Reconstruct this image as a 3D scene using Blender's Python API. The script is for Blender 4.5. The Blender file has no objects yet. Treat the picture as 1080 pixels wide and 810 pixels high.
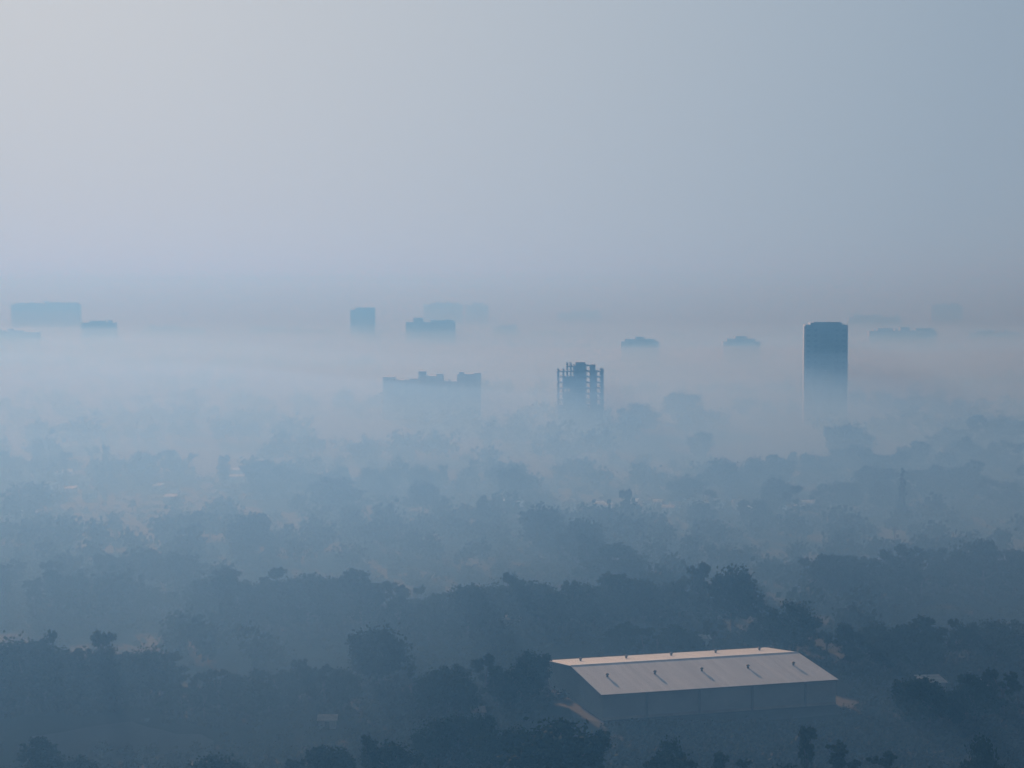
import bpy, bmesh, math, random
from mathutils import Vector, Matrix
R = math.radians
rnd = random.Random(11)
sc = bpy.context.scene
col = sc.collection

# ------------------------------------------------------------------ camera model (measured from the picture)
H, F, HY = 100.0, 2000.0, 300.0
PITCH = math.atan((405 - HY) / F)
CP, SP = math.cos(PITCH), math.sin(PITCH)

def at(x, y, z=0.0):
    """point of the ground (height z) seen at pixel x, y of the 1080x810 photograph"""
    u, v = (x - 540) / F, (405 - y) / F
    dx, dy, dz = u, CP + v * SP, -SP + v * CP
    t = (z - H) / dz
    return Vector((dx * t, dy * t, z))

def across(x, D):
    return (x - 540) / F * D

def height(y, D):
    """height above ground of something seen at row y, D metres ahead"""
    return H - D * (y - HY) / F

# ------------------------------------------------------------------ render, world, light
sc.render.engine = 'CYCLES'
cy = sc.cycles
cy.use_denoising = True
try: cy.denoiser = 'OPENIMAGEDENOISE'
except Exception: pass
cy.max_bounces = 8; cy.diffuse_bounces = 2; cy.glossy_bounces = 2; cy.transmission_bounces = 2
cy.volume_bounces = 5
cy.transparent_max_bounces = 96
cy.sample_clamp_indirect = 4.0
cy.use_adaptive_sampling = False
sc.view_settings.view_transform = 'Standard'
sc.view_settings.look = 'None'
sc.view_settings.gamma = 1.0
sc.view_settings.use_curve_mapping = False
sc.view_settings.exposure = 0.12

SUN_EL, SUN_AZ = R(12.0), R(-16)        # azimuth measured from the viewing direction (+Y), negative = left
sd = Vector((math.sin(SUN_AZ) * math.cos(SUN_EL), math.cos(SUN_AZ) * math.cos(SUN_EL), math.sin(SUN_EL)))
w = bpy.data.worlds.new('World'); sc.world = w; w.use_nodes = True
nt = w.node_tree
bg = nt.nodes['Background']
sky = nt.nodes.new('ShaderNodeTexSky')
sky.sky_type = 'NISHITA'; sky.sun_disc = False
sky.sun_elevation = SUN_EL; sky.sun_rotation = SUN_AZ
sky.altitude = 0; sky.air_density = 0.7; sky.dust_density = 0.12; sky.ozone_density = 4.0
hs = nt.nodes.new('ShaderNodeHueSaturation'); hs.inputs['Saturation'].default_value = .12
nt.links.new(sky.outputs[0], hs.inputs['Color'])
tint = nt.nodes.new('ShaderNodeMix'); tint.data_type = 'RGBA'; tint.blend_type = 'MULTIPLY'; tint.inputs['Factor'].default_value = 1
nt.links.new(hs.outputs[0], tint.inputs[6]); tint.inputs[7].default_value = (.82, .91, 1.05, 1)
SKY = 0.06
bg.inputs[1].default_value = SKY
# high veil of morning fog over the clear sky: whitest towards the sun, thinning out towards the zenith
tc = nt.nodes.new('ShaderNodeTexCoord')
dt = nt.nodes.new('ShaderNodeVectorMath'); dt.operation = 'DOT_PRODUCT'; dt.inputs[1].default_value = sd
nt.links.new(tc.outputs['Generated'], dt.inputs[0])
ac = nt.nodes.new('ShaderNodeMath'); ac.operation = 'ARCCOSINE'; ac.use_clamp = False; nt.links.new(dt.outputs['Value'], ac.inputs[0])
dv = nt.nodes.new('ShaderNodeMath'); dv.operation = 'DIVIDE'; dv.inputs[1].default_value = math.pi; nt.links.new(ac.outputs[0], dv.inputs[0])
vr = nt.nodes.new('ShaderNodeValToRGB'); vr.color_ramp.interpolation = 'B_SPLINE'; nt.links.new(dv.outputs[0], vr.inputs[0])
el = vr.color_ramp.elements
el[0].position, el[0].color = 0, (.63, .64, .65, 1)
el[1].position, el[1].color = 1, (.08, .12, .19, 1)
for ang, c in ((15, (.47, .52, .575)), (30, (.30, .395, .495)), (60, (.165, .235, .34))):
    k = el.new(ang / 180); k.color = (*c, 1)
vs_ = nt.nodes.new('ShaderNodeVectorMath'); vs_.operation = 'SCALE'; vs_.inputs['Scale'].default_value = .92 / SKY
nt.links.new(vr.outputs[0], vs_.inputs[0])
sx = nt.nodes.new('ShaderNodeSeparateXYZ'); nt.links.new(tc.outputs['Generated'], sx.inputs[0])
mr = nt.nodes.new('ShaderNodeMapRange'); mr.interpolation_type = 'SMOOTHSTEP'
mr.inputs['From Min'].default_value = .12; mr.inputs['From Max'].default_value = .60
mr.inputs['To Min'].default_value = 1; mr.inputs['To Max'].default_value = .1
nt.links.new(sx.outputs[2], mr.inputs[0])
veil = nt.nodes.new('ShaderNodeMix'); veil.data_type = 'RGBA'
nt.links.new(mr.outputs[0], veil.inputs['Factor']); nt.links.new(tint.outputs[2], veil.inputs[6]); nt.links.new(vs_.outputs[0], veil.inputs[7])
nt.links.new(veil.outputs[2], bg.inputs[0])
L = bpy.data.lights.new('sun', 'SUN'); L.energy = 5.0; L.angle = R(0.6); L.color = (1.0, 0.985, 0.985)
lo = bpy.data.objects.new('sun', L); col.objects.link(lo)
lo.rotation_euler = (-sd).to_track_quat('-Z', 'Y').to_euler(); lo.location = (0, 0, 300)

cam = bpy.data.cameras.new('camera'); co = bpy.data.objects.new('camera', cam); col.objects.link(co)
cam.sensor_width = 36; cam.lens = 36 * F / 1080
cam.clip_start = 0.5; cam.clip_end = 60000
co.location = (0, 0, H); co.rotation_euler = (math.pi / 2 - PITCH, 0, 0)
sc.camera = co

# ------------------------------------------------------------------ materials
def mat(name, base, rough=0.85, var=0.25, scale=0.2, metal=0.0, coords='Object'):
    m = bpy.data.materials.new(name); m.use_nodes = True
    n = m.node_tree; b = n.nodes['Principled BSDF']
    b.inputs['Roughness'].default_value = rough; b.inputs['Metallic'].default_value = metal
    tc = n.nodes.new('ShaderNodeTexCoord')
    nz = n.nodes.new('ShaderNodeTexNoise'); nz.inputs['Scale'].default_value = scale; nz.inputs['Detail'].default_value = 6
    n.links.new(tc.outputs[coords], nz.inputs['Vector'])
    cr = n.nodes.new('ShaderNodeValToRGB')
    a, c = cr.color_ramp.elements
    a.position, c.position = 0.3, 0.7
    a.color = (*[v * (1 - var) for v in base], 1); c.color = (*[min(v * (1 + var), .95) for v in base], 1)
    n.links.new(nz.outputs['Fac'], cr.inputs[0]); n.links.new(cr.outputs[0], b.inputs['Base Color'])
    return m

def mat_leaf(name, dark, light):
    m = bpy.data.materials.new(name); m.use_nodes = True
    n = m.node_tree; b = n.nodes['Principled BSDF']; b.inputs['Roughness'].default_value = 0.9
    b.inputs['Specular IOR Level'].default_value = 0.04
    g = n.nodes.new('ShaderNodeNewGeometry'); oi = n.nodes.new('ShaderNodeObjectInfo')
    ad = n.nodes.new('ShaderNodeMath'); ad.operation = 'MULTIPLY_ADD'
    n.links.new(g.outputs['Random Per Island'], ad.inputs[0]); ad.inputs[1].default_value = 0.6
    mu = n.nodes.new('ShaderNodeMath'); mu.operation = 'MULTIPLY'; mu.inputs[1].default_value = 0.4
    n.links.new(oi.outputs['Random'], mu.inputs[0]); n.links.new(mu.outputs[0], ad.inputs[2])
    cr = n.nodes.new('ShaderNodeValToRGB'); cr.color_ramp.elements[0].color = (*dark, 1); cr.color_ramp.elements[1].color = (*light, 1)
    n.links.new(ad.outputs[0], cr.inputs[0]); n.links.new(cr.outputs[0], b.inputs['Base Color'])
    return m

def mat_ground():
    m = bpy.data.materials.new('field_ground'); m.use_nodes = True
    n = m.node_tree; b = n.nodes['Principled BSDF']; b.inputs['Roughness'].default_value = 0.95
    b.inputs['Specular IOR Level'].default_value = 0.1
    tc = n.nodes.new('ShaderNodeTexCoord')
    warp = n.nodes.new('ShaderNodeTexNoise'); warp.inputs['Scale'].default_value = 0.02
    n.links.new(tc.outputs['Object'], warp.inputs['Vector'])
    mx = n.nodes.new('ShaderNodeMix'); mx.data_type = 'VECTOR'; mx.inputs['Factor'].default_value = 1.0
    va = n.nodes.new('ShaderNodeVectorMath'); va.operation = 'MULTIPLY_ADD'
    n.links.new(warp.outputs['Color'], va.inputs[0]); va.inputs[1].default_value = (22, 22, 0)
    n.links.new(tc.outputs['Object'], va.inputs[2])
    vo = n.nodes.new('ShaderNodeTexVoronoi'); vo.inputs['Scale'].default_value = 0.012
    n.links.new(va.outputs[0], vo.inputs['Vector'])
    sep = n.nodes.new('ShaderNodeSeparateColor'); n.links.new(vo.outputs['Color'], sep.inputs[0])
    cr = n.nodes.new('ShaderNodeValToRGB'); cr.color_ramp.interpolation = 'CONSTANT'
    e = cr.color_ramp.elements
    e[0].color = (.017, .023, .015, 1); e[1].position = .3; e[1].color = (.024, .028, .020, 1)
    for p, c in ((.5, (.020, .026, .018)), (.66, (.028, .029, .026)), (.82, (.023, .028, .019))):
        k = e.new(p); k.color = (*c, 1)
    n.links.new(sep.outputs[0], cr.inputs[0])
    nz = n.nodes.new('ShaderNodeTexNoise'); nz.inputs['Scale'].default_value = 0.1; nz.inputs['Detail'].default_value = 9; nz.inputs['Roughness'].default_value = .7
    n.links.new(tc.outputs['Object'], nz.inputs['Vector'])
    c2 = n.nodes.new('ShaderNodeValToRGB'); c2.color_ramp.elements[0].position = .4; c2.color_ramp.elements[1].position = .62
    n.links.new(nz.outputs['Fac'], c2.inputs[0])
    mc = n.nodes.new('ShaderNodeMix'); mc.data_type = 'RGBA'; mc.blend_type = 'MIX'
    n.links.new(c2.outputs[0], mc.inputs['Factor'])
    mc.inputs[6].default_value = (.020, .026, .012, 1); n.links.new(cr.outputs[0], mc.inputs[7])
    n.links.new(mc.outputs[2], b.inputs['Base Color'])
    return m

def mat_roof():
    """profiled steel sheet: ribs in the bump, sheet-to-sheet tone, faint streaks of dirt"""
    m = bpy.data.materials.new('roof_sheet'); m.use_nodes = True
    n = m.node_tree; b = n.nodes['Principled BSDF']; b.inputs['Roughness'].default_value = 0.62; b.inputs['Specular IOR Level'].default_value = .3
    tc = n.nodes.new('ShaderNodeTexCoord'); sp = n.nodes.new('ShaderNodeSeparateXYZ'); n.links.new(tc.outputs['Object'], sp.inputs[0])
    dv = n.nodes.new('ShaderNodeMath'); dv.operation = 'MULTIPLY'; dv.inputs[1].default_value = .9; n.links.new(sp.outputs[0], dv.inputs[0])
    fl = n.nodes.new('ShaderNodeMath'); fl.operation = 'FLOOR'; n.links.new(dv.outputs[0], fl.inputs[0])
    wn = n.nodes.new('ShaderNodeTexWhiteNoise'); wn.noise_dimensions = '1D'; n.links.new(fl.outputs[0], wn.inputs['W'])
    mp = n.nodes.new('ShaderNodeMapping'); mp.inputs['Scale'].default_value = (.5, .06, .06); n.links.new(tc.outputs['Object'], mp.inputs[0])
    nz = n.nodes.new('ShaderNodeTexNoise'); nz.inputs['Scale'].default_value = 1; nz.inputs['Detail'].default_value = 7; n.links.new(mp.outputs[0], nz.inputs['Vector'])
    ad = n.nodes.new('ShaderNodeMath'); ad.operation = 'MULTIPLY_ADD'; ad.inputs[1].default_value = .25
    n.links.new(wn.outputs[0], ad.inputs[0]); n.links.new(nz.outputs['Fac'], ad.inputs[2])
    cr = n.nodes.new('ShaderNodeValToRGB'); cr.color_ramp.elements[0].position = .3; cr.color_ramp.elements[1].position = .95
    cr.color_ramp.elements[0].color = (.60, .635, .68, 1); cr.color_ramp.elements[1].color = (.77, .79, .82, 1)
    n.links.new(ad.outputs[0], cr.inputs[0]); n.links.new(cr.outputs[0], b.inputs['Base Color'])
    return m

def mat_air(name, color, absorb, density, g):
    """even haze; color = share scattered, absorb = share swallowed (morning smoke), per unit of density"""
    m = bpy.data.materials.new(name); m.use_nodes = True
    n = m.node_tree; n.nodes.remove(n.nodes['Principled BSDF'])
    v = n.nodes.new('ShaderNodeVolumePrincipled')
    v.inputs['Color'].default_value = (*color, 1); v.inputs['Density'].default_value = density
    v.inputs['Density Attribute'].default_value = ''; v.inputs['Anisotropy'].default_value = g
    v.inputs['Absorption Color'].default_value = (*[max(0, 1 - a / (1 - c)) ** 2 for a, c in zip(absorb, color)], 1)
    n.links.new(v.outputs[0], n.nodes['Material Output'].inputs['Volume'])
    try: m.cycles.homogeneous_volume = True
    except Exception: pass
    return m

M = dict(
    ground=mat_ground(), roof=mat_roof(),
    wall=mat('wall_sheet', (.26, .28, .29), .7, .12, .15),
    trim=mat('dark_trim', (.15, .165, .175), .6, .15, .5),
    vent=mat('vent_metal', (.16, .165, .17), .5, .2, 2),
    concrete=mat('raw_concrete', (.27, .26, .245), .9, .2, .12),
    tower=mat('tower_paint', (.20, .21, .22), .85, .12, .08),
    block=mat('block_paint', (.30, .29, .28), .85, .15, .08),
    pane_far=mat('curtained_pane', (.13, .14, .15), .5, .2, .3),
    pane=mat('window_pane', (.04, .045, .05), .25, .2, .3),
    tin=mat('tin_roof', (.34, .34, .35), .8, .2, .4),
    asbestos=mat('pale_sheet', (.29, .285, .28), .8, .2, .4),
    tile=mat('dull_sheet', (.26, .22, .20), .9, .25, .4),
    plaster=mat('plaster', (.22, .21, .20), .9, .2, .4),
    wood=mat('bark', (.07, .055, .042), .95, .3, 1.2),
    soil=mat('bare_soil', (.026, .027, .026), .95, .3, .06),
    yard=mat('yard_gravel', (.021, .024, .021), .95, .3, .1),
    leaf_a=mat_leaf('leaf_dark', (.018, .030, .012), (.045, .060, .022)),
    leaf_b=mat_leaf('leaf_olive', (.024, .034, .015), (.060, .066, .028)),
    leaf_c=mat_leaf('leaf_scrub', (.030, .034, .018), (.075, .070, .036)),
)

# ------------------------------------------------------------------ mesh helpers
def new_obj(name, bm, m, parent=None, smooth=False):
    me = bpy.data.meshes.new(name); bm.to_mesh(me); bm.free()
    me.materials.append(m)
    if smooth:
        for p in me.polygons: p.use_smooth = True
    o = bpy.data.objects.new(name, me); col.objects.link(o)
    if parent: o.parent = parent
    return o

def empty(name, loc=(0, 0, 0), rz=0.0):
    o = bpy.data.objects.new(name, None); col.objects.link(o); o.location = loc; o.rotation_euler = (0, 0, rz)
    o.empty_display_size = .5
    return o

def tag(o, label=None, cat=None, group=None, kind=None):
    if label: o['label'] = label
    if cat: o['category'] = cat
    if group: o['group'] = group
    if kind: o['kind'] = kind
    return o

def box(bm, x0, x1, y0, y1, z0, z1, mi=0):
    vs = [bm.verts.new(p) for p in ((x0, y0, z0), (x1, y0, z0), (x1, y1, z0), (x0, y1, z0), (x0, y0, z1), (x1, y0, z1), (x1, y1, z1), (x0, y1, z1))]
    for q in ((3, 2, 1, 0), (4, 5, 6, 7), (0, 1, 5, 4), (1, 2, 6, 5), (2, 3, 7, 6), (3, 0, 4, 7)):
        bm.faces.new([vs[i] for i in q])

def boxes(*bs):
    bm = bmesh.new()
    for b in bs: box(bm, *b)
    return bm

def tube(bm, pts, rad, n=7):
    rings = []
    for i, p in enumerate(pts):
        p = Vector(p)
        d = (Vector(pts[min(i + 1, len(pts) - 1)]) - Vector(pts[max(i - 1, 0)])).normalized()
        a = d.orthogonal().normalized(); b = d.cross(a)
        rings.append([bm.verts.new(p + (a * math.cos(2 * math.pi * k / n) + b * math.sin(2 * math.pi * k / n)) * rad[i]) for k in range(n)])
    for r0, r1 in zip(rings, rings[1:]):
        for k in range(n): bm.faces.new((r0[k], r0[(k + 1) % n], r1[(k + 1) % n], r1[k]))
    bm.faces.new(rings[-1]); bm.faces.new(rings[0][::-1])

def copy_tree(o, parent=None):
    c = o.copy(); col.objects.link(c)
    if parent: c.parent = parent
    for ch in [x for x in o.children]:
        copy_tree(ch, c)
    return c

# ------------------------------------------------------------------ trees
def leaf_cards(bm, lobes, n, size, rg):
    tot = sum(l[1][0] * l[1][1] for l in lobes)
    for c, r in lobes:
        k = int(n * r[0] * r[1] / tot)
        clumps = []
        for _ in range(max(10, k // 22)):
            d = Vector((rg.gauss(0, 1), rg.gauss(0, 1), rg.gauss(0, 1))).normalized()
            rr = rg.uniform(.5, .93)
            if d.z < -.3: rr *= .8
            clumps.append(Vector((c[0] + d.x * r[0] * rr, c[1] + d.y * r[1] * rr, c[2] + d.z * r[2] * rr)))
        for _ in range(k):
            q = rg.choice(clumps)
            s = min(r) * .17
            p = q + Vector((rg.gauss(0, s), rg.gauss(0, s), rg.gauss(0, s * .75)))
            a = Vector((rg.gauss(0, 1), rg.gauss(0, 1), rg.gauss(0, .7))).normalized(); b = a.orthogonal().normalized()
            b.rotate(Matrix.Rotation(rg.uniform(0, 6.28), 3, a)); t = a.cross(b)
            l = size * rg.uniform(.6, 1.3); wd = l * rg.uniform(.5, .85)
            vs = [bm.verts.new(p + b * l), bm.verts.new(p + t * wd), bm.verts.new(p - b * l * .9), bm.verts.new(p - t * wd)]
            bm.faces.new(vs)

def tree_proto(kind, seed):
    """unit tree about 10 m tall; returns (trunk mesh, crown mesh)"""
    rg = random.Random(seed)
    lobes, limbs = [], []
    if kind == 'broad':
        lobes.append(((0, 0, 5.0), (3.5, 3.5, 3.7)))
        for _ in range(rg.randint(6, 8)):
            a = rg.uniform(0, 6.28); d = rg.uniform(1.8, 3.6); z = rg.uniform(2.0, 7.9)
            d *= 1.1 - .55 * max(0, (z - 5.2) / 3)
            r = rg.uniform(1.3, 2.2)
            lobes.append(((math.cos(a) * d, math.sin(a) * d, z), (r, r, r * .8)))
        n, size, th = 5000, .27, 4.6
    elif kind == 'round':
        lobes.append(((0, 0, 4.9), (3.9, 3.9, 4.3)))
        for _ in range(7):
            a = rg.uniform(0, 6.28); d = rg.uniform(1.5, 3.2); z = rg.uniform(2.0, 8.0); d *= 1.15 - .5 * abs(z - 5.2) / 3
            r = rg.uniform(1.2, 1.9); lobes.append(((math.cos(a) * d, math.sin(a) * d, z), (r, r, r)))
        n, size, th = 5600, .27, 4.0
    elif kind == 'tall':
        lobes.append(((0, 0, 5.2), (1.9, 1.9, 4.3)))
        for _ in range(6):
            a = rg.uniform(0, 6.28); d = rg.uniform(.7, 1.7); z = rg.uniform(3.4, 8.8); r = rg.uniform(.8, 1.35)
            lobes.append(((math.cos(a) * d, math.sin(a) * d, z), (r, r, r * .9)))
        n, size, th = 3000, .23, 5.2
    elif kind == 'cone':
        for i in range(9):
            z = 1.4 + i * .98; r = 1.55 * (1 - i / 10.5) + .12
            lobes.append(((rg.uniform(-.15, .15), rg.uniform(-.15, .15), z), (r, r, .75)))
        n, size, th = 2000, .24, 8.5
    else:   # ragged, thin crown
        for _ in range(8):
            a = rg.uniform(0, 6.28); d = rg.uniform(.4, 2.9); z = rg.uniform(2.2, 9.0); r = rg.uniform(.8, 1.5)
            lobes.append(((math.cos(a) * d, math.sin(a) * d, z), (r, r, r * .7)))
        n, size, th = 2600, .24, 5.5
    tb = bmesh.new()
    lean = (rg.uniform(-.3, .3), rg.uniform(-.3, .3))
    tube(tb, [(0, 0, -.3), (lean[0] * .2, lean[1] * .2, 1.2), (lean[0] * .7, lean[1] * .7, th * .6), (lean[0], lean[1], th)], [.42, .30, .24, .15])
    for c, r in lobes[1:] if kind != 'cone' else []:
        z0 = rg.uniform(.45, .85) * th
        s = Vector((lean[0] * z0 / th, lean[1] * z0 / th, z0)); e = Vector(c)
        mid = (s + e) / 2 + Vector((0, 0, -.25))
        tube(tb, [s, mid, e], [.15, .10, .04], 5)
    cb = bmesh.new(); leaf_cards(cb, lobes, n, size, rg)
    tm = bpy.data.meshes.new('trunk'); tb.to_mesh(tm); tb.free(); tm.materials.append(M['wood'])
    cm = bpy.data.meshes.new('crown'); cb.to_mesh(cm); cb.free(); cm.materials.append(M['leaf_b' if kind in ('ragged', 'tall') else 'leaf_a'])
    return tm, cm

UNDER = []
PROTO = {k: [tree_proto(k, s * 7 + len(k)) for s in range(1, n + 1)] for k, n in (('broad', 5), ('round', 3), ('tall', 3), ('cone', 1), ('ragged', 3))}

def tree(p, h, wd=None, kind='broad', label='', group=None, name='tree', rg=rnd):
    tm, cm = rg.choice(PROTO[kind])
    t = empty(name, p, rg.uniform(0, 6.28))
    s = h / 9.6
    sx = s if wd is None else wd / {'broad': 8.6, 'round': 8.6, 'tall': 5.0, 'cone': 3.2, 'ragged': 7.0}[kind]
    t.scale = (sx, sx, s)
    for nm, me in (('trunk', tm), ('crown', cm)):
        o = bpy.data.objects.new(nm, me); col.objects.link(o); o.parent = t
    tag(t, label, 'tree', group)
    return t

def tree_px(x, yb, wpx, yt, kind, label, group=None, name='tree'):
    p = at(x, yb); D = p.y
    h = height(yt, D)
    UNDER.append((p, min(h, 16)))
    return tree(p, h, wpx / F * D, kind, label, group, name)

# prominent single trees: x, base row, crown width, top row
for a in [
    (593, 846, 112, 757, 'round', 'large round dark tree at the bottom edge in front of the warehouse'),
    (398, 728, 70, 656, 'round', 'dark rounded tree standing clear of the belts, left of the warehouse'),
    (493, 676, 62, 615, 'round', 'round dark tree behind the lone rounded one, up and left of the warehouse'),
    (773, 672, 72, 591, 'broad', 'tallest dark tree rising behind the right half of the warehouse roof'),
    (736, 664, 30, 590, 'tall', 'narrow tree touching the left flank of the tallest tree behind the warehouse'),
    (838, 694, 58, 628, 'broad', 'broad dark tree just behind the right end of the warehouse ridge'),
    (752, 694, 30, 654, 'ragged', 'thin ragged small tree just behind the middle of the warehouse ridge'),
    (808, 690, 44, 644, 'broad', 'lower leafy tree between the two tall dark trees behind the warehouse'),
    (42, 834, 60, 785, 'broad', 'dark bushy tree in the bottom left corner of the photo'),
    (84, 836, 46, 798, 'broad', 'low dark tree beside the bushy one in the bottom left corner'),
    (262, 588, 58, 538, 'round', 'hazy rounded tree standing alone below the left hamlet'),
    (571, 582, 60, 527, 'broad', 'hazy broad tree just left of the pale-roofed hamlet in the middle distance'),
    (616, 596, 52, 543, 'round', 'hazy round tree just below the left end of the middle hamlet'),
    (650, 618, 76, 571, 'broad', 'wide hazy tree on the slope below the middle hamlet'),
    (893, 488, 54, 442, 'round', 'pale round tree standing above the tree belt below the dark tower'),
    (738, 486, 30, 453, 'round', 'small faint round tree in the pale mist left of the belt below the dark tower'),
    (951, 556, 15, 495, 'cone', 'slim pointed dark tree rising from the woods at the right'),
    (720, 450, 46, 409, 'round', 'very faint round tree in mist to the right of the unfinished tower'),
    (674, 458, 48, 421, 'broad', 'very faint broad tree at the foot of the unfinished tower'),
    (540, 530, 34, 488, 'round', 'faint round tree in the mist below the stepped apartment block'),
    (446, 545, 44, 503, 'broad', 'faint broad tree in the mist left of the middle hamlet'),
    (508, 566, 16, 521, 'tall', 'faint narrow tree standing left of the middle hamlet'),
    (660, 560, 14, 515, 'tall', 'faint narrow tree among the pale roofs of the middle hamlet'),
    (112, 505, 10, 466, 'tall', 'faint slender tree sticking out of the belt above the left hamlet'),
    (205, 576, 24, 538, 'tall', 'hazy tall tree to the right of the left hamlet'),
    (352, 545, 66, 498, 'broad', 'wide hazy tree to the right of the long shed of the left hamlet'),
    (850, 835, 22, 768, 'tall', 'narrow dark tree in front of the right part of the warehouse'),
    (708, 838, 40, 776, 'broad', 'dark bushy tree at the bottom edge in front of the warehouse middle'),
    (1034, 842, 42, 772, 'broad', 'dark tree in the bottom right corner of the photo'),
    (52, 742, 22, 663, 'tall', 'tall pointed tree topping the near left belt'),
    (112, 744, 34, 662, 'tall', 'highest full tree of the near left belt'),
]:
    tree_px(*a)

def belt(pts, n, hpx, label, group, kinds=('broad', 'broad', 'round', 'ragged', 'tall'), spread=6, hv=.22, seed=0):
    """trees along a polyline of ground pixels; hpx = typical height in rows"""
    rg = random.Random(seed * 31 + n)
    seg = [math.dist(a, b) for a, b in zip(pts, pts[1:])]; tot = sum(seg)
    for i in range(n):
        u = (i + rg.uniform(.1, .9)) / n * tot
        for (a, b), s in zip(zip(pts, pts[1:]), seg):
            if u <= s: break
            u -= s
        x = a[0] + (b[0] - a[0]) * u / s; y = a[1] + (b[1] - a[1]) * u / s + rg.uniform(-spread, spread)
        p = at(x, y); k = rg.choice(kinds); UNDER.append((p, hpx / F * p.y))
        h = hpx / F * p.y * rg.uniform(1 - hv, 1 + hv)
        wd = h * {'broad': 1.0, 'round': .92, 'tall': .48, 'ragged': .75}[k] * rg.uniform(.85, 1.25)
        tree(p, h, wd, k, label, group, rg=rg)

belt([(-8, 744), (178, 746)], 19, 62, 'dark tree in the dense belt at the left edge, nearest the camera', 'trees of the near left belt', seed=1)
belt([(190, 760), (372, 742)], 17, 44, 'lower dark tree in the belt between the left edge and the lone rounded tree', 'trees of the low belt left of centre', seed=2)
belt([(214, 660), (330, 664), (455, 672)], 20, 54, 'hazy tree in the long belt behind the lone rounded tree', 'trees of the long belt left of centre', seed=3)
belt([(455, 668), (560, 662), (735, 662)], 22, 54, 'hazy tree in the long belt behind the warehouse', 'trees of the long belt behind the warehouse', seed=4)
belt([(850, 648), (915, 636), (1088, 624)], 20, 52, 'hazy tree in the belt at the right edge behind the warehouse', 'trees of the right belt behind the warehouse', seed=5)
belt([(718, 532), (800, 512), (880, 508), (1086, 500)], 22, 36, 'faint tree on the upper edge of the woods at the right', 'trees of the upper right woods', seed=6)
belt([(730, 560), (900, 540), (1086, 530)], 18, 40, 'faint tree inside the woods at the right', 'trees inside the upper right woods', spread=10, seed=7)
belt([(980, 486), (1086, 476)], 7, 40, 'very faint tree at the top right end of the woods', 'trees at the end of the right woods', seed=8)
belt([(-6, 502), (130, 502), (215, 508)], 12, 28, 'faint tree in the belt above the left hamlet', 'trees above the left hamlet', seed=9)
belt([(230, 520), (410, 525)], 11, 32, 'faint tree in the belt to the right of the left hamlet', 'trees right of the left hamlet', seed=10)
belt([(400, 520), (560, 512)], 10, 26, 'faint tree in the misty belt below the stepped apartment block', 'trees below the stepped block', seed=11)
belt([(-6, 640), (200, 630)], 12, 40, 'hazy tree scattered on the fields at the left', 'trees on the left fields', spread=22, seed=12)
belt([(590, 602), (700, 640)], 8, 46, 'hazy tree on the slope below the middle hamlet', 'trees below the middle hamlet', spread=10, seed=13)
belt([(868, 706), (1086, 694)], 15, 46, 'dark tree in the belt to the right of the warehouse', 'trees right of the warehouse', spread=8, seed=14)
belt([(960, 772), (1086, 756)], 8, 50, 'dark tree at the right edge beyond the soil track', 'trees at the right edge', spread=8, seed=15)
belt([(640, 692), (738, 694)], 7, 32, 'small dark tree close behind the left half of the warehouse', 'small trees close behind the warehouse', ('broad', 'ragged'), spread=4, seed=16)
belt([(430, 748), (566, 742)], 11, 46, 'dark tree in the clump left of the warehouse gable', 'trees left of the warehouse gable', spread=12, seed=17)
belt([(210, 850), (330, 846), (430, 830)], 8, 50, 'dark tree along the bottom edge, left of centre', 'trees along the bottom edge', spread=10, seed=18)
belt([(440, 800), (560, 806)], 7, 44, 'dark tree in the clump beside the large round one at the bottom', 'trees beside the large round tree', ('broad', 'round'), spread=10, seed=19)
belt([(660, 850), (840, 854), (1000, 848)], 11, 56, 'small dark tree along the bottom edge at the right', 'small trees along the bottom right edge', ('ragged', 'broad'), hv=.3, seed=20)

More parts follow.
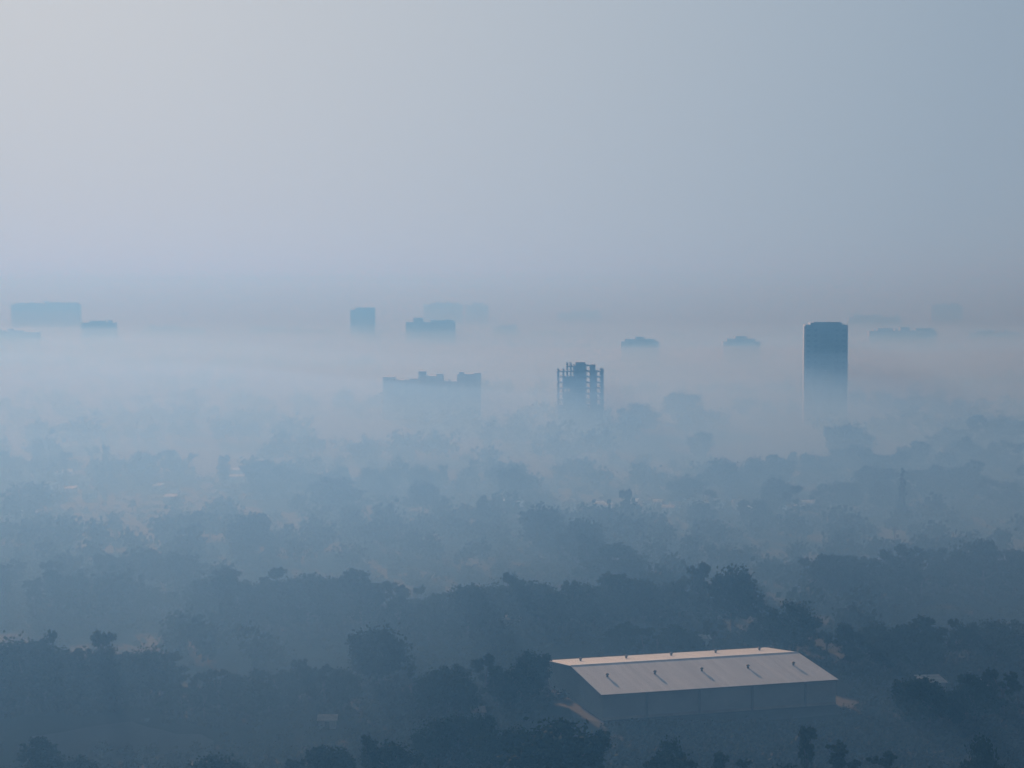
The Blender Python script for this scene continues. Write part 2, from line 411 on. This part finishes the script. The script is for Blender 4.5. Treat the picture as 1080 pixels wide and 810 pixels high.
# woods beyond, too many and too dim to count: one object
def woods():
    rg = random.Random(99)
    bm = bmesh.new()
    def crown(x, y, h, wd, n=110):
        s = wd * .12
        cl = []
        for _ in range(7 if n < 200 else 12):
            a = rg.uniform(0, 6.28); d = rg.uniform(0, .36) * wd
            cl.append(Vector((x + math.cos(a) * d, y + math.sin(a) * d, h * rg.uniform(.35, .84))))
        for _ in range(n):
            p = rg.choice(cl) + Vector((rg.gauss(0, s), rg.gauss(0, s), rg.gauss(0, s * .8)))
            if p.z < .3: p.z = .3
            a = Vector((rg.gauss(0, 1), rg.gauss(0, 1), rg.gauss(0, .7))).normalized(); b = a.orthogonal().normalized(); t = a.cross(b)
            l = s * rg.uniform(.4, .8)
            bm.faces.new([bm.verts.new(p + b * l), bm.verts.new(p + t * l * .7), bm.verts.new(p - b * l), bm.verts.new(p - t * l * .7)])
        tube(bm, [(x, y, -.2), (x, y, h * .5)], [.35, .2], 4)
    lines = [((-20, 470), (330, 462), 46), ((-20, 446), (300, 452), 40), ((-20, 428), (400, 436), 50), ((40, 412), (250, 415), 26),
             ((-20, 402), (260, 408), 44), ((500, 470), (700, 466), 22), ((640, 462), (760, 455), 18), ((860, 462), (1100, 458), 34),
             ((920, 446), (1100, 440), 26), ((540, 446), (640, 450), 16), ((780, 440), (1000, 430), 26), ((-20, 390), (420, 392), 60),
             ((500, 420), (900, 418), 40), ((-20, 372), (1100, 372), 150), ((-20, 358), (1100, 358), 160), ((950, 412), (1100, 408), 24),
             ((300, 480), (480, 486), 22), ((430, 452), (560, 456), 16), ((-20, 486), (60, 488), 8), ((560, 486), (640, 480), 9)]
    for a, b, n in lines:
        for i in range(n):
            u = rg.random()
            p = at(a[0] + (b[0] - a[0]) * u, a[1] + (b[1] - a[1]) * u + rg.uniform(-4, 4) * (1 if a[1] > 400 else .5))
            h = rg.uniform(8, 17); crown(p.x, p.y, h, h * rg.uniform(.9, 1.5))
    for x0, x1, y0, y1, n in ((-20, 240, 535, 600, 46), (240, 520, 540, 600, 44), (500, 640, 545, 600, 14), (640, 900, 560, 600, 30), (880, 1100, 550, 610, 26),
                              (60, 250, 612, 652, 26), (690, 760, 600, 640, 9), (760, 880, 600, 640, 14), (-20, 200, 490, 515, 26), (250, 620, 486, 525, 50),
                              (620, 760, 490, 525, 18), (840, 910, 640, 680, 8), (180, 300, 668, 705, 12), (560, 720, 552, 575, 12)):
        for i in range(n):
            p = at(rg.uniform(x0, x1), rg.uniform(y0, y1)); h = rg.uniform(5, 12); crown(p.x, p.y, h, h * rg.uniform(.9, 1.6), 230)
    o = new_obj('distant_woods', bm, M['leaf_a'])
    tag(o, 'very faint mass of trees in the mist between and beyond the far buildings', 'woods', kind='stuff')
woods()

# low scrub over the nearer fields: one object
def scrub():
    rg = random.Random(5)
    bm = bmesh.new()
    def bush(p, r, m=30):
        for _ in range(m):
            q = p + Vector((rg.gauss(0, r * .42), rg.gauss(0, r * .42), abs(rg.gauss(0, r * .36)) + .1))
            a = Vector((rg.gauss(0, 1), rg.gauss(0, 1), rg.gauss(0, .7))).normalized(); b = a.orthogonal().normalized(); t = a.cross(b)
            l = r * rg.uniform(.14, .3)
            bm.faces.new([bm.verts.new(q + b * l), bm.verts.new(q + t * l * .7), bm.verts.new(q - b * l), bm.verts.new(q - t * l * .7)])
    for p, h in UNDER:
        for _ in range(7):
            bush(p + Vector((rg.gauss(0, h * .35), rg.gauss(0, h * .25) - 1, 0)), h * rg.uniform(.12, .26), 44)
    for x0, x1, y0, y1, k in ((650, 1240, 764, 850, 2200), (-20, 230, 500, 560, 420), (-20, 260, 600, 665, 420), (890, 1240, 640, 764, 1100), (380, 600, 690, 800, 500), (100, 400, 790, 850, 400), (240, 900, 540, 620, 500)):
        for _ in range(k):
            x, y = rg.uniform(x0, x1), rg.uniform(y0, y1)
            if 560 < x < 900 and 690 < y < 764: continue
            bush(at(x, y), rg.uniform(.8, 2.3), 26)
    n = 0
    while n < 1800:
        x, y = rg.uniform(-30, 1110), rg.uniform(505, 650)
        p = at(x, y)
        if math.sin(p.x * .024 + 1) + math.sin(p.y * .015 + p.x * .010) + rg.gauss(0, .5) < .1: continue
        n += 1; bush(p, rg.uniform(1.0, 3.4), 34)
    n = 0
    while n < 5600:
        x, y = rg.uniform(-160, 1260), 560 + 300 * rg.random() ** .8
        if 570 < x < 890 and 690 < y < 765: continue
        p = at(x, y)
        if math.sin(p.x * .035 + 1) + math.sin(p.y * .027 + p.x * .012) + rg.gauss(0, .5) < (.25 if y < 745 or x < 230 else -1.2): continue
        n += 1
        bush(p, rg.uniform(.5, 1.9))
    tag(new_obj('scrub', bm, M['leaf_c']), 'low dark scrub scattered over the fields around the warehouse', 'scrub', kind='stuff')
scrub()

# ------------------------------------------------------------------ ground
bm = bmesh.new()
X0, X1, Y0, Y1 = -5200, 5200, -600, 15000
NX, NY = 40, 60
vs = [[bm.verts.new((X0 + (X1 - X0) * i / NX, Y0 + (Y1 - Y0) * j / NY, 0)) for i in range(NX + 1)] for j in range(NY + 1)]
for j in range(NY):
    for i in range(NX): bm.faces.new((vs[j][i], vs[j][i + 1], vs[j + 1][i + 1], vs[j + 1][i]))
tag(new_obj('ground', bm, M['ground']), kind='structure')

def sheet(name, px, z, m, rough=1.5, seed=1):
    """a ground patch with an uneven edge"""
    rg = random.Random(seed); pts = [at(*q) for q in px]; out = []
    for a, b in zip(pts, pts[1:] + pts[:1]):
        k = max(2, int((b - a).length / 6))
        for i in range(k):
            q = a.lerp(b, i / k); out.append((q.x + rg.uniform(-rough, rough), q.y + rg.uniform(-rough, rough), z))
    bm = bmesh.new(); bm.faces.new([bm.verts.new(q) for q in out]); bmesh.ops.triangulate(bm, faces=bm.faces[:])
    tag(new_obj(name, bm, M[m]), kind='structure')
sheet('yard', [(560, 730), (640, 768), (760, 764), (900, 752), (925, 712), (880, 690), (700, 690)], .02, 'yard', 2)
sheet('soil_track', [(884, 722), (905, 706), (950, 714), (1010, 728), (1060, 752), (1040, 766), (985, 752), (930, 738)], .04, 'soil', 2, 3)
sheet('ploughed_field', [(40, 775), (130, 762), (215, 776), (230, 812), (110, 830), (30, 805)], .02, 'soil', 2, 4)

# ------------------------------------------------------------------ warehouse
def warehouse():
    t = empty('warehouse', (43.18, 458.6, 0), .289)
    tag(t, 'long low warehouse with pale sheet roof lit along its far slope', 'warehouse')
    WL, WW, he, hr, ro = 59.7, 41.67, 6.10, 8.43, 1.76
    x, y = WL / 2, WW / 2
    ins = .45
    bm = bmesh.new()                                        # four walls with gables up to the roof underside
    def zr(v):
        return he + (hr - he) * ((v + y) / (ro + y) if v < ro else (y - v) / (y - ro)) - .12
    a, b = x - ins, y - ins
    def wall_quad(p): bm.faces.new([bm.verts.new(q) for q in p])
    wall_quad([(-a, -b, 0), (a, -b, 0), (a, -b, zr(-b)), (-a, -b, zr(-b))])
    wall_quad([(a, b, 0), (-a, b, 0), (-a, b, zr(b)), (a, b, zr(b))])
    for s in (1, -1):
        q = [(s * a, -b, 0), (s * a, b, 0), (s * a, b, zr(b)), (s * a, ro, zr(ro)), (s * a, -b, zr(-b))]
        wall_quad(q if s > 0 else q[::-1])
    new_obj('wall', bm, M['wall'], t)
    def slope(v0, z0, v1, z1):
        bm = bmesh.new(); d = .1
        q = [(-x, v0, z0), (x, v0, z0), (x, v1, z1), (-x, v1, z1)]
        up = [bm.verts.new(p) for p in q]; dn = [bm.verts.new((p[0], p[1], p[2] - d)) for p in q]
        bm.faces.new(up); bm.faces.new(dn[::-1])
        for i in range(4): bm.faces.new((dn[i], dn[(i + 1) % 4], up[(i + 1) % 4], up[i]))
        return bm
    tag(new_obj('roof', slope(-y, he, ro - .01, hr), M['roof'], t), 'dull near roof slope')
    tag(new_obj('roof', slope(ro + .01, hr, y, he), M['roof'], t), 'bright far roof slope')
    bm = bmesh.new(); tube(bm, [(-x, ro, hr - .02), (x, ro, hr - .02)], [.16, .16], 8); new_obj('ridge_cap', bm, M['roof'], t)
    new_obj('gutter', boxes((-x, x, -y - .16, -y - .005, he - .22, he - .03)), M['trim'], t)
    new_obj('gutter', boxes((-x, x, y + .005, y + .16, he - .22, he - .03)), M['trim'], t)
    for u in (-18.6, -5.6, 7.8, 21.4):
        new_obj('downpipe', boxes((u - .22, u + .22, -b - .28, -b - .003, 0, he - .24)), M['trim'], t)
    new_obj('plinth', boxes((-a - .06, a + .06, -b - .06, -b - .003, 0, .7), ), M['concrete'], t)
    # roof ventilators: five to a slope
    def vent(u, v, zbase):
        bm = bmesh.new(); tube(bm, [(u, v, zbase - .3), (u, v, zbase + .45)], [.28, .25], 10)
        o = new_obj('roof_vent', bm, M['vent'], t)
        bm = bmesh.new()
        tube(bm, [(u, v, zbase + .4), (u, v, zbase + .48), (u, v, zbase + .68), (u, v, zbase + .84), (u, v, zbase + .9)], [.25, .40, .44, .30, .10], 12)
        new_obj('cap', bm, M['vent'], o)
    for i in range(5):
        u = -24.0 + i * 12.0
        vent(u, -8.2, zr(-8.2) + .12)
        vent(u + .6, ro + 11.6, zr(ro + 11.6) + .12)
    return t
warehouse()

# ------------------------------------------------------------------ tall buildings
def unfinished_tower():
    D = 1250.0; s = D / F
    x0 = across(588, D)
    t = empty('unfinished_tower', (x0, D, 0))
    tag(t, 'unfinished concrete tower with open floors and bare columns on top', 'tower')
    dep = 15.0
    def h(y): return height(y, D)
    top = {'a': h(391), 'b': h(386), 'core': h(382), 'c': h(385), 'd': h(391)}
    W = 49 * s
    pitch = 3.75
    zs = []
    z = h(391) - .001
    while z > 3: zs.append(z); z -= pitch
    for k, z in enumerate(zs):
        new_obj('slab', boxes((0, W, 0, dep, z - .75, z)), M['concrete'], t)
    new_obj('roof_slab', boxes((9.3 * s, 18.8 * s, 0, dep, top['b'] - .7, top['b'])), M['concrete'], t)
    new_obj('roof_slab', boxes((29.6 * s, 40 * s, 0, dep, top['c'] - .7, top['c'])), M['concrete'], t)
    new_obj('lift_core', boxes((19 * s, 29.5 * s, 1.0, dep - 1, 0, top['core'])), M['concrete'], t)
    new_obj('stair_core', boxes((34.5 * s, 40 * s, 1.0, dep - 1, 0, top['c'] + .35)), M['concrete'], t)
    for px, wpx, e in ((1.0, 2.0, 'a'), (6.6, 1.6, 'a'), (10.6, 1.3, 'b'), (14.4, 1.3, 'b'), (18.0, 1.6, 'b'), (30.2, 1.0, 'c'), (47.2, 3.0, 'd'), (41.0, 1.6, 'd')):
        for yy in (-.1, dep - .8):
            extra = {'a': .9, 'b': 2.0 if px in (10.6, 14.4) else .6, 'c': .4, 'd': 1.2 if px > 45 else .2}[e]
            new_obj('column', boxes(((px - wpx / 2) * s, (px + wpx / 2) * s, yy, yy + .9, 0, top[e] + extra)), M['concrete'], t)
    # masonry filled into bays, more of it low down; the top floors still open
    rg = random.Random(3)
    bays = [(2.0, 5.8), (7.4, 10.0), (11.2, 13.8), (15.0, 18.8), (30.7, 34.5), (41.8, 45.7)]
    for k, z in enumerate(zs[:-1]):
        zb = zs[k + 1]
        for bi, (p0, p1) in enumerate(bays):
            part = (bi in (1, 2, 3)) and k >= 1
            if k >= 6 or part:
                hgt = (z - .75 - zb) * (1.0 if (k >= 7 or (part and k not in (3,))) else rg.choice((.45, 1.0)))
                new_obj('infill_wall', boxes((p0 * s, p1 * s, .3, .5, zb, zb + hgt - .002)), M['concrete'], t)
    for px in (9.8, 11.0, 12.6, 14.0, 15.2):
        bm = bmesh.new(); tube(bm, [(px * s, .4, top['b']), (px * s, .4, top['b'] + rnd.uniform(1.5, 3.0))], [.10, .08], 5)
        new_obj('rebar', bm, M['trim'], t)
unfinished_tower()

def windows(t, xs, zs, y, wdt, hgt, m='pane_far'):
    proto = None
    for z in zs:
        for x in xs:
            if proto is None:
                proto = new_obj('window', boxes((-wdt / 2, wdt / 2, -.08, -.003, 0, hgt)), M[m], t); o = proto
            else:
                o = proto.copy(); col.objects.link(o)
            o.location = (x, y, z)

def dark_tower():
    D = 1350.0; s = D / F
    t = empty('tower_block', (across(871.5, D), D, 0), R(-4))
    tag(t, 'dark square tower block standing tallest above the mist', 'tower')
    h = height(342.4, D); W = 44 * s; dep = 20
    new_obj('wall', boxes((-W / 2, W / 2, 0, dep, 0, h)), M['tower'], t)
    e = new_obj('parapet', boxes((-W / 2 + 5.5 * s, W / 2 - 5.5 * s, .6, dep - .6, h, h + 1.4)), M['tower'], t)
    new_obj('lift_house', boxes((-W / 2 + 9 * s, W / 2 - 7 * s, 3, dep - 3, h + 1.4, h + 1.9)), M['tower'], t)
    for x0, x1 in ((-W / 2 - .6, -W / 2 - .003), (W / 2 + .003, W / 2 + .6)):
        new_obj('fin', boxes((x0, x1, 2, 7, 0, h - 1)), M['tower'], t)
    for k in range(1, 19):
        new_obj('balcony', boxes((-3.2, 3.2, -1.2, -.003, k * 3.8 - .4, k * 3.8 + .7)), M['tower'], t)
    windows(t, [-12.5, -7.5, 7.5, 12.5], [2 + k * 3.8 for k in range(18)], 0, 2.2, 1.7)
dark_tower()

def block(name, label, cat, D, parts, dep=16, m='block', rz=0.0, win=None, z0=0):
    """parts: list of (x0px, x1px, top row, kind) seen at distance D"""
    xc = (min(p[0] for p in parts) + max(p[1] for p in parts)) / 2
    t = empty(name, (across(xc, D), D, 0), rz); s = D / F
    tag(t, label, cat)
    main = [p for p in parts if p[3] == 'wall']
    for i, (a, b, yt, kind) in enumerate(parts):
        zb = 0
        if kind != 'wall':
            zb = max(height(p[2], D) for p in main if p[0] - .01 <= (a + b) / 2 <= p[1] + .01)
        d0, d1 = (0, dep) if kind == 'wall' else (2.5, dep - 2.5)
        new_obj(kind, boxes(((a - xc) * s, (b - xc) * s, d0 + .04 * i, d1 - .04 * i, zb, height(yt, D))), M[m], t)
    if win:
        for a, b, n, rows, hp in win:
            xs = [(a + (b - a) * (k + .5) / n - xc) * s for k in range(n)]
            windows(t, xs, [1.2 + r * hp for r in range(rows)], -.003, 1.8, 1.5)
    return t

block('apartment_block', 'wide stepped apartment block with rooftop stair houses left of the unfinished tower', 'building', 1400, [
    (403.5, 416, 397.6, 'wall'), (416, 441, 401.0, 'wall'), (441, 467.5, 396.6, 'wall'), (467.5, 482, 402.2, 'wall'), (482, 507, 394.6, 'wall'),
    (441, 449, 391.8, 'stair_house'), (460, 467, 394.4, 'water_tank'), (484, 488.5, 392.4, 'water_tank'), (500, 506.5, 393.6, 'stair_house'),
    (431, 441, 399.4, 'parapet')], 15, win=[(405, 506, 11, 8, 3.9)])
for a in [
    ('apartment_block', 'faint square block with small raised roof house right of the unfinished tower', 2250, [(655, 695, 360, 'wall'), (659, 691, 357.5, 'parapet'), (670, 680, 355, 'stair_house')]),
    ('apartment_block', 'faint square block just left of the dark tower', 2250, [(763, 802, 360, 'wall'), (767, 797, 357, 'parapet'), (776, 788, 354.5, 'stair_house')]),
    ('apartment_block', 'faint slim tower far off above the stepped block, left of the antenna block', 3100, [(369.5, 395, 326.5, 'wall'), (378, 395, 324.2, 'parapet')]),
    ('apartment_block', 'faint long block with rooftop antenna house far off in the centre', 2850, [(428, 480, 339.5, 'wall'), (436, 446, 335, 'stair_house'), (456, 478, 337.5, 'parapet')]),
    ('apartment_block', 'barely visible long slab behind the antenna block', 4200, [(447, 488, 321, 'wall'), (455, 484, 319.5, 'parapet')]),
    ('apartment_block', 'barely visible short slab to the right of the long slab', 4300, [(491, 515, 321.5, 'wall'), (498, 510, 320, 'parapet')]),
    ('apartment_block', 'faint big estate block high at the left edge', 3700, [(12, 84, 321, 'wall'), (16, 44, 319.5, 'parapet'), (48, 82, 319, 'parapet')]),
    ('apartment_block', 'faint lower wing to the right of the big estate block at the left', 2900, [(86, 121, 340, 'wall'), (94, 110, 338, 'parapet')]),
    ('apartment_block', 'faint flat block at the left edge below the big estate block', 2600, [(-24, 40, 350, 'wall'), (8, 22, 348.3, 'stair_house')]),
    ('apartment_block', 'faint long block with three roof houses right of the dark tower', 2650, [(917, 988, 349, 'wall'), (926, 942, 346, 'stair_house'), (950, 960, 345, 'stair_house'), (966, 986, 346, 'stair_house')]),
    ('apartment_block', 'barely visible block far off at the right above the three roof houses', 4300, [(982, 1015, 322, 'wall'), (986, 998, 320.5, 'parapet')]),
    ('apartment_block', 'barely visible low peaked block between antenna block and unfinished tower', 3400, [(548, 600, 353, 'wall'), (562, 590, 349.5, 'parapet')]),
    ('apartment_block', 'barely visible low block high above the unfinished tower', 4600, [(588, 634, 329.5, 'wall'), (604, 630, 327.5, 'parapet')]),
    ('apartment_block', 'barely visible low long block left of the faint slim tower', 3500, [(262, 346, 347, 'wall'), (270, 300, 344.5, 'parapet')]),
    ('apartment_block', 'barely visible low block behind and right of the dark tower', 3900, [(895, 950, 334, 'wall'), (905, 930, 332, 'parapet')]),
    ('apartment_block', 'barely visible low block between the lower left wing and the faint slim tower', 3300, [(150, 214, 346, 'wall'), (160, 186, 344, 'parapet')]),
    ('apartment_block', 'barely visible small block between the short slab and the peaked block', 3300, [(520, 546, 345, 'wall'), (526, 540, 343, 'parapet')]),
    ('apartment_block', 'barely visible block at the right edge beyond the three roof houses', 2900, [(1022, 1076, 351, 'wall'), (1030, 1050, 348.5, 'parapet')]),
]:
    rg_ = random.Random(int(a[3][0][0]) + 7)
    x0_, x1_, yt_ = a[3][0][:3]
    more = []
    for _ in range(max(2, int((x1_ - x0_) / 13))):
        xx = rg_.uniform(x0_ + 2, x1_ - 5); more.append((xx, xx + rg_.uniform(2, 4.5), yt_ - rg_.uniform(1.2, 3.6), 'water_tank'))
    block(a[0], a[1], 'building', a[2], a[3] + more, dep=18)

# ------------------------------------------------------------------ houses and sheds
def house(x, yb, wpx, hm, label, group=None, roof='tin', rz=None, dep=6.0, flat=False, name='house'):
    p = at(x, yb); D = p.y; wd = wpx / F * D
    rg = rnd
    t = empty(name, p, rg.uniform(-.25, .25) if rz is None else rz)
    tag(t, label, 'house' if name == 'house' else 'shed', group)
    new_obj('wall', boxes((-wd / 2, wd / 2, 0, dep, -.1, hm)), M['plaster'], t)
    bm = bmesh.new(); o = .4; rise = dep * (.10 if flat else .28)
    if flat:
        q = [(-wd / 2 - o, -o, hm + .01), (wd / 2 + o, -o, hm + .01), (wd / 2 + o, dep + o, hm + rise), (-wd / 2 - o, dep + o, hm + rise)]
        up = [bm.verts.new((a, b, c + .12)) for a, b, c in q]; dn = [bm.verts.new(v) for v in q]
        bm.faces.new(up); bm.faces.new(dn[::-1])
        for i in range(4): bm.faces.new((dn[i], dn[(i + 1) % 4], up[(i + 1) % 4], up[i]))
    else:
        e = [(-wd / 2 - o, -o, hm + .01), (wd / 2 + o, -o, hm + .01), (wd / 2 + o, dep / 2, hm + rise), (-wd / 2 - o, dep / 2, hm + rise), (wd / 2 + o, dep + o, hm + .01), (-wd / 2 - o, dep + o, hm + .01)]
        v = [bm.verts.new(k) for k in e]
        bm.faces.new((v[0], v[1], v[2], v[3])); bm.faces.new((v[3], v[2], v[4], v[5])); bm.faces.new((v[0], v[3], v[5])); bm.faces.new((v[1], v[4], v[2])); bm.faces.new((v[0], v[5], v[4], v[1]))
    new_obj('roof', bm, M[roof], t)
    new_obj('door', boxes((-.5, .5, -.06, -.003, 0, min(2.0, hm - .2))), M['pane'], t)
    if wd > 5:
        for u in (-wd * .3, wd * .3):
            new_obj('window', boxes((u - .5, u + .5, -.06, -.003, .9, min(1.9, hm - .2))), M['pane'], t)
    return t
LH = 'small pale-roofed house in the hamlet at the left edge'
for x, y, wp, fl in ((60, 505, 13, True), (70, 503, 9, True), (52, 517, 8, False), (72, 521, 9, True), (20, 528, 14, True), (34, 526, 8, False), (50, 530, 7, False), (92, 526, 12, False), (88, 513, 9, False), (8, 551, 9, True), (16, 548, 8, True), (164, 518, 8, True), (178, 530, 12, True), (182, 526, 8, False)):
    house(x, y, wp, 2.6, LH, 'houses of the left hamlet', rnd.choice(('tin', 'asbestos', 'asbestos')), flat=fl)
house(246, 509, 30, 3.0, 'long pale shed with a light roof edge to the right of the left hamlet', roof='asbestos', flat=True, name='shed', rz=.02)
house(248, 505, 12, 4.4, 'taller pale house right behind the long shed', roof='asbestos', flat=True)
MH = 'small pale-roofed house in the hamlet of the middle distance'
for x, y, wp, fl in ((530, 536, 9, True), (546, 538, 8, True), (600, 539, 9, False), (634, 538, 11, True), (640, 540, 7, True), (668, 535, 8, True), (682, 539, 9, False), (694, 536, 9, True), (704, 542, 12, True), (714, 540, 9, False), (726, 536, 10, True), (742, 537, 11, True), (760, 536, 9, False), (824, 538, 12, True), (856, 537, 14, True), (846, 541, 9, False), (780, 537, 9, False)):
    house(x, y, wp, 2.7, MH, 'houses of the middle hamlet', rnd.choice(('tin', 'asbestos', 'asbestos', 'tile')), flat=fl)
house(796, 543, 20, 2.8, 'long shed with the brightest roof in the middle hamlet', roof='tin', flat=True, name='shed', rz=0.0)
house(67, 737, 8, 2.3, 'tiny shed with bright sheet roof among the near left trees', roof='tin', flat=True, name='shed', rz=-.1, dep=4)
house(58.5, 743, 5, 2.1, 'tiniest bright-roofed hut in front of the near left trees', roof='tin', flat=True, name='shed', rz=.5, dep=3)
house(345, 769, 18, 1.9, 'low shed with a pale roof in the dark scrub left of the bottom centre', roof='tile', flat=True, name='shed', rz=.05, dep=4)
house(505, 760, 13, 1.9, 'low pale hut in the dark scrub left of the warehouse', roof='tile', flat=True, name='shed', rz=.1, dep=4)
house(540, 664, 18, 2.8, 'pale shed at the foot of the belt up and left of the warehouse', roof='asbestos', flat=True, name='shed', rz=.0, dep=5)
house(742, 684, 14, 2.6, 'pale hut under the ragged tree behind the warehouse', roof='asbestos', flat=True, name='shed', rz=.05, dep=4)
house(986, 733, 24, 3.0, 'pinkish low shed beyond the soil track right of the warehouse', roof='asbestos', flat=True, name='shed', rz=.12, dep=6)
house(1036, 734, 12, 2.6, 'small shed near the right edge beyond the soil track', roof='tile', flat=True, name='shed', rz=.12, dep=5)

def pole(x, yb, yt):
    p = at(x, yb); h = height(yt, p.y)
    t = empty('utility_pole', p, .1); tag(t, 'lone utility pole with a crossarm above the belt at the right', 'utility pole')
    bm = bmesh.new(); tube(bm, [(0, 0, -.3), (0, 0, h)], [.24, .15], 8); new_obj('shaft', bm, M['wood'], t)
    new_obj('crossarm', boxes((-1.6, 1.6, -.28, -.153, h - 1.2, h - .95)), M['wood'], t)
    new_obj('transformer', boxes((.25, 1.25, -.45, .45, h - 4.2, h - 2.7)), M['vent'], t)
pole(943.5, 600, 556)

# ------------------------------------------------------------------ the air
b = boxes((X0 - 40, X1 + 40, Y0 - 40, Y1 + 40, -1.0, 140.0))
HZ = mat_air('haze_air', (.054, .150, .278), (.201, .41, .55), .00092, 0.45)
tag(new_obj('haze', b, HZ), 'thin blue morning haze filling the whole plain', 'haze', kind='stuff')

def mist_sheet(name, color, absorb, dens, label, top, x0, x1, y0, y1, nx, ny, z0=-.6):
    """closed body of even density with a softly rolling upper surface"""
    bm = bmesh.new(); up, dn = [], []
    for j in range(ny + 1):
        ru, rd = [], []
        v = y0 * (y1 / y0) ** (j / ny)
        for i in range(nx + 1):
            u = (x0 + (x1 - x0) * i / nx) * (v / y1 * .9 + .1)
            ed = min(1, 6 * i / nx, 6 * (nx - i) / nx, 6 * j / ny, 6 * (ny - j) / ny)
            ru.append(bm.verts.new((u, v, max(.05, top(u, v) * ed + .05)))); rd.append(bm.verts.new((u, v, z0)))
        up.append(ru); dn.append(rd)
    for j in range(ny):
        for i in range(nx):
            bm.faces.new((up[j][i], up[j][i + 1], up[j + 1][i + 1], up[j + 1][i]))
            bm.faces.new((dn[j + 1][i], dn[j + 1][i + 1], dn[j][i + 1], dn[j][i]))
    for j in range(ny):
        bm.faces.new((dn[j][0], up[j][0], up[j + 1][0], dn[j + 1][0])); bm.faces.new((up[j][nx], dn[j][nx], dn[j + 1][nx], up[j + 1][nx]))
    for i in range(nx):
        bm.faces.new((dn[0][i], dn[0][i + 1], up[0][i + 1], up[0][i])); bm.faces.new((up[ny][i], up[ny][i + 1], dn[ny][i + 1], dn[ny][i]))
    tag(new_obj(name, bm, mat_air(name + '_air', color, absorb, dens, 0.45), smooth=False), label, 'mist', kind='stuff')

def roll(u, v, s, ph=0):
    return math.sin(u / s + 1.3 * math.sin(v / s * .7 + ph)) * math.cos(v / (s * 1.4) + .8 * math.sin(u / s * .6) + ph)
def ease(a, b, v):
    k = min(1, max(0, (v - a) / (b - a)))
    return k * k * (3 - 2 * k)
def layer(scale, ph, s1):
    def top(u, v):
        a = -215 * ease(12, -55, u) - 25 * ease(85, 130, u)
        h = 1.0 + 11 * ease(290, 380, v) + 35 * ease(440 + a, 560 + a * .5, v)
        h *= (1 + .16 * ease(0, -.2, u / v)) * (1 - .52 * min(1, max(0, (v - 1350) / 2500)))
        return h * scale * (1 + (.11 + .05 * ease(900, 1800, v)) * roll(u, v, s1 * (1 + ease(900, 2500, v)), ph) + .06 * roll(u, v, s1 * .37, ph + 1))
    return top
for scale, ph, s1, lab in ((1.14, 1.0, 170, 'uppermost thin layer of mist over the fields'), (.96, 2.2, 130, 'second layer of mist down over the fields'),
                           (.80, .4, 150, 'third layer of mist down, at treetop height over the fields'), (.52, 3.1, 110, 'lowest layer of mist, among the trees')):
    mist_sheet('ground_mist', (.100, .209, .392), (.257, .340, .41), .00137, lab, layer(scale, ph, s1), -4200, 4200, 240, 12500, 70, 110)
def low(hh, ph):
    def top(u, v):
        return (1 + hh * ease(700, 1350, v) * (1 - .6 * min(1, max(0, (v - 1400) / 2000)))) * (1 + .20 * roll(u, v, 200, ph) + .09 * roll(u, v, 75, ph + 1.5))
    return top
mist_sheet('low_mist', (.135, .172, .190), (.405, .538, .65), .0018, 'low pale mist around the feet of the far buildings', low(40, .5), -4000, 4000, 600, 12000, 80, 110)
def deep(h0, h1, ph):
    def top(u, v):
        return (h0 + h1 * min(1, max(0, (v - 1400) / 1900))) * (1 + .09 * roll(u, v, 420, ph) + .05 * roll(u, v, 150, ph + 1))
    return top
mist_sheet('far_mist', (.140, .182, .192), (.51, .553, .618), .0006, 'tall pale mist far out on the plain around the most distant buildings', deep(14, 80, 1.5), -4600, 4600, 1300, 14000, 60, 60)
mist_sheet('far_mist', (.140, .182, .192), (.51, .553, .618), .00048, 'second pale mist far out, reaching the middle of the distant buildings', deep(10, 44, .2), -4600, 4600, 1300, 14000, 60, 60)
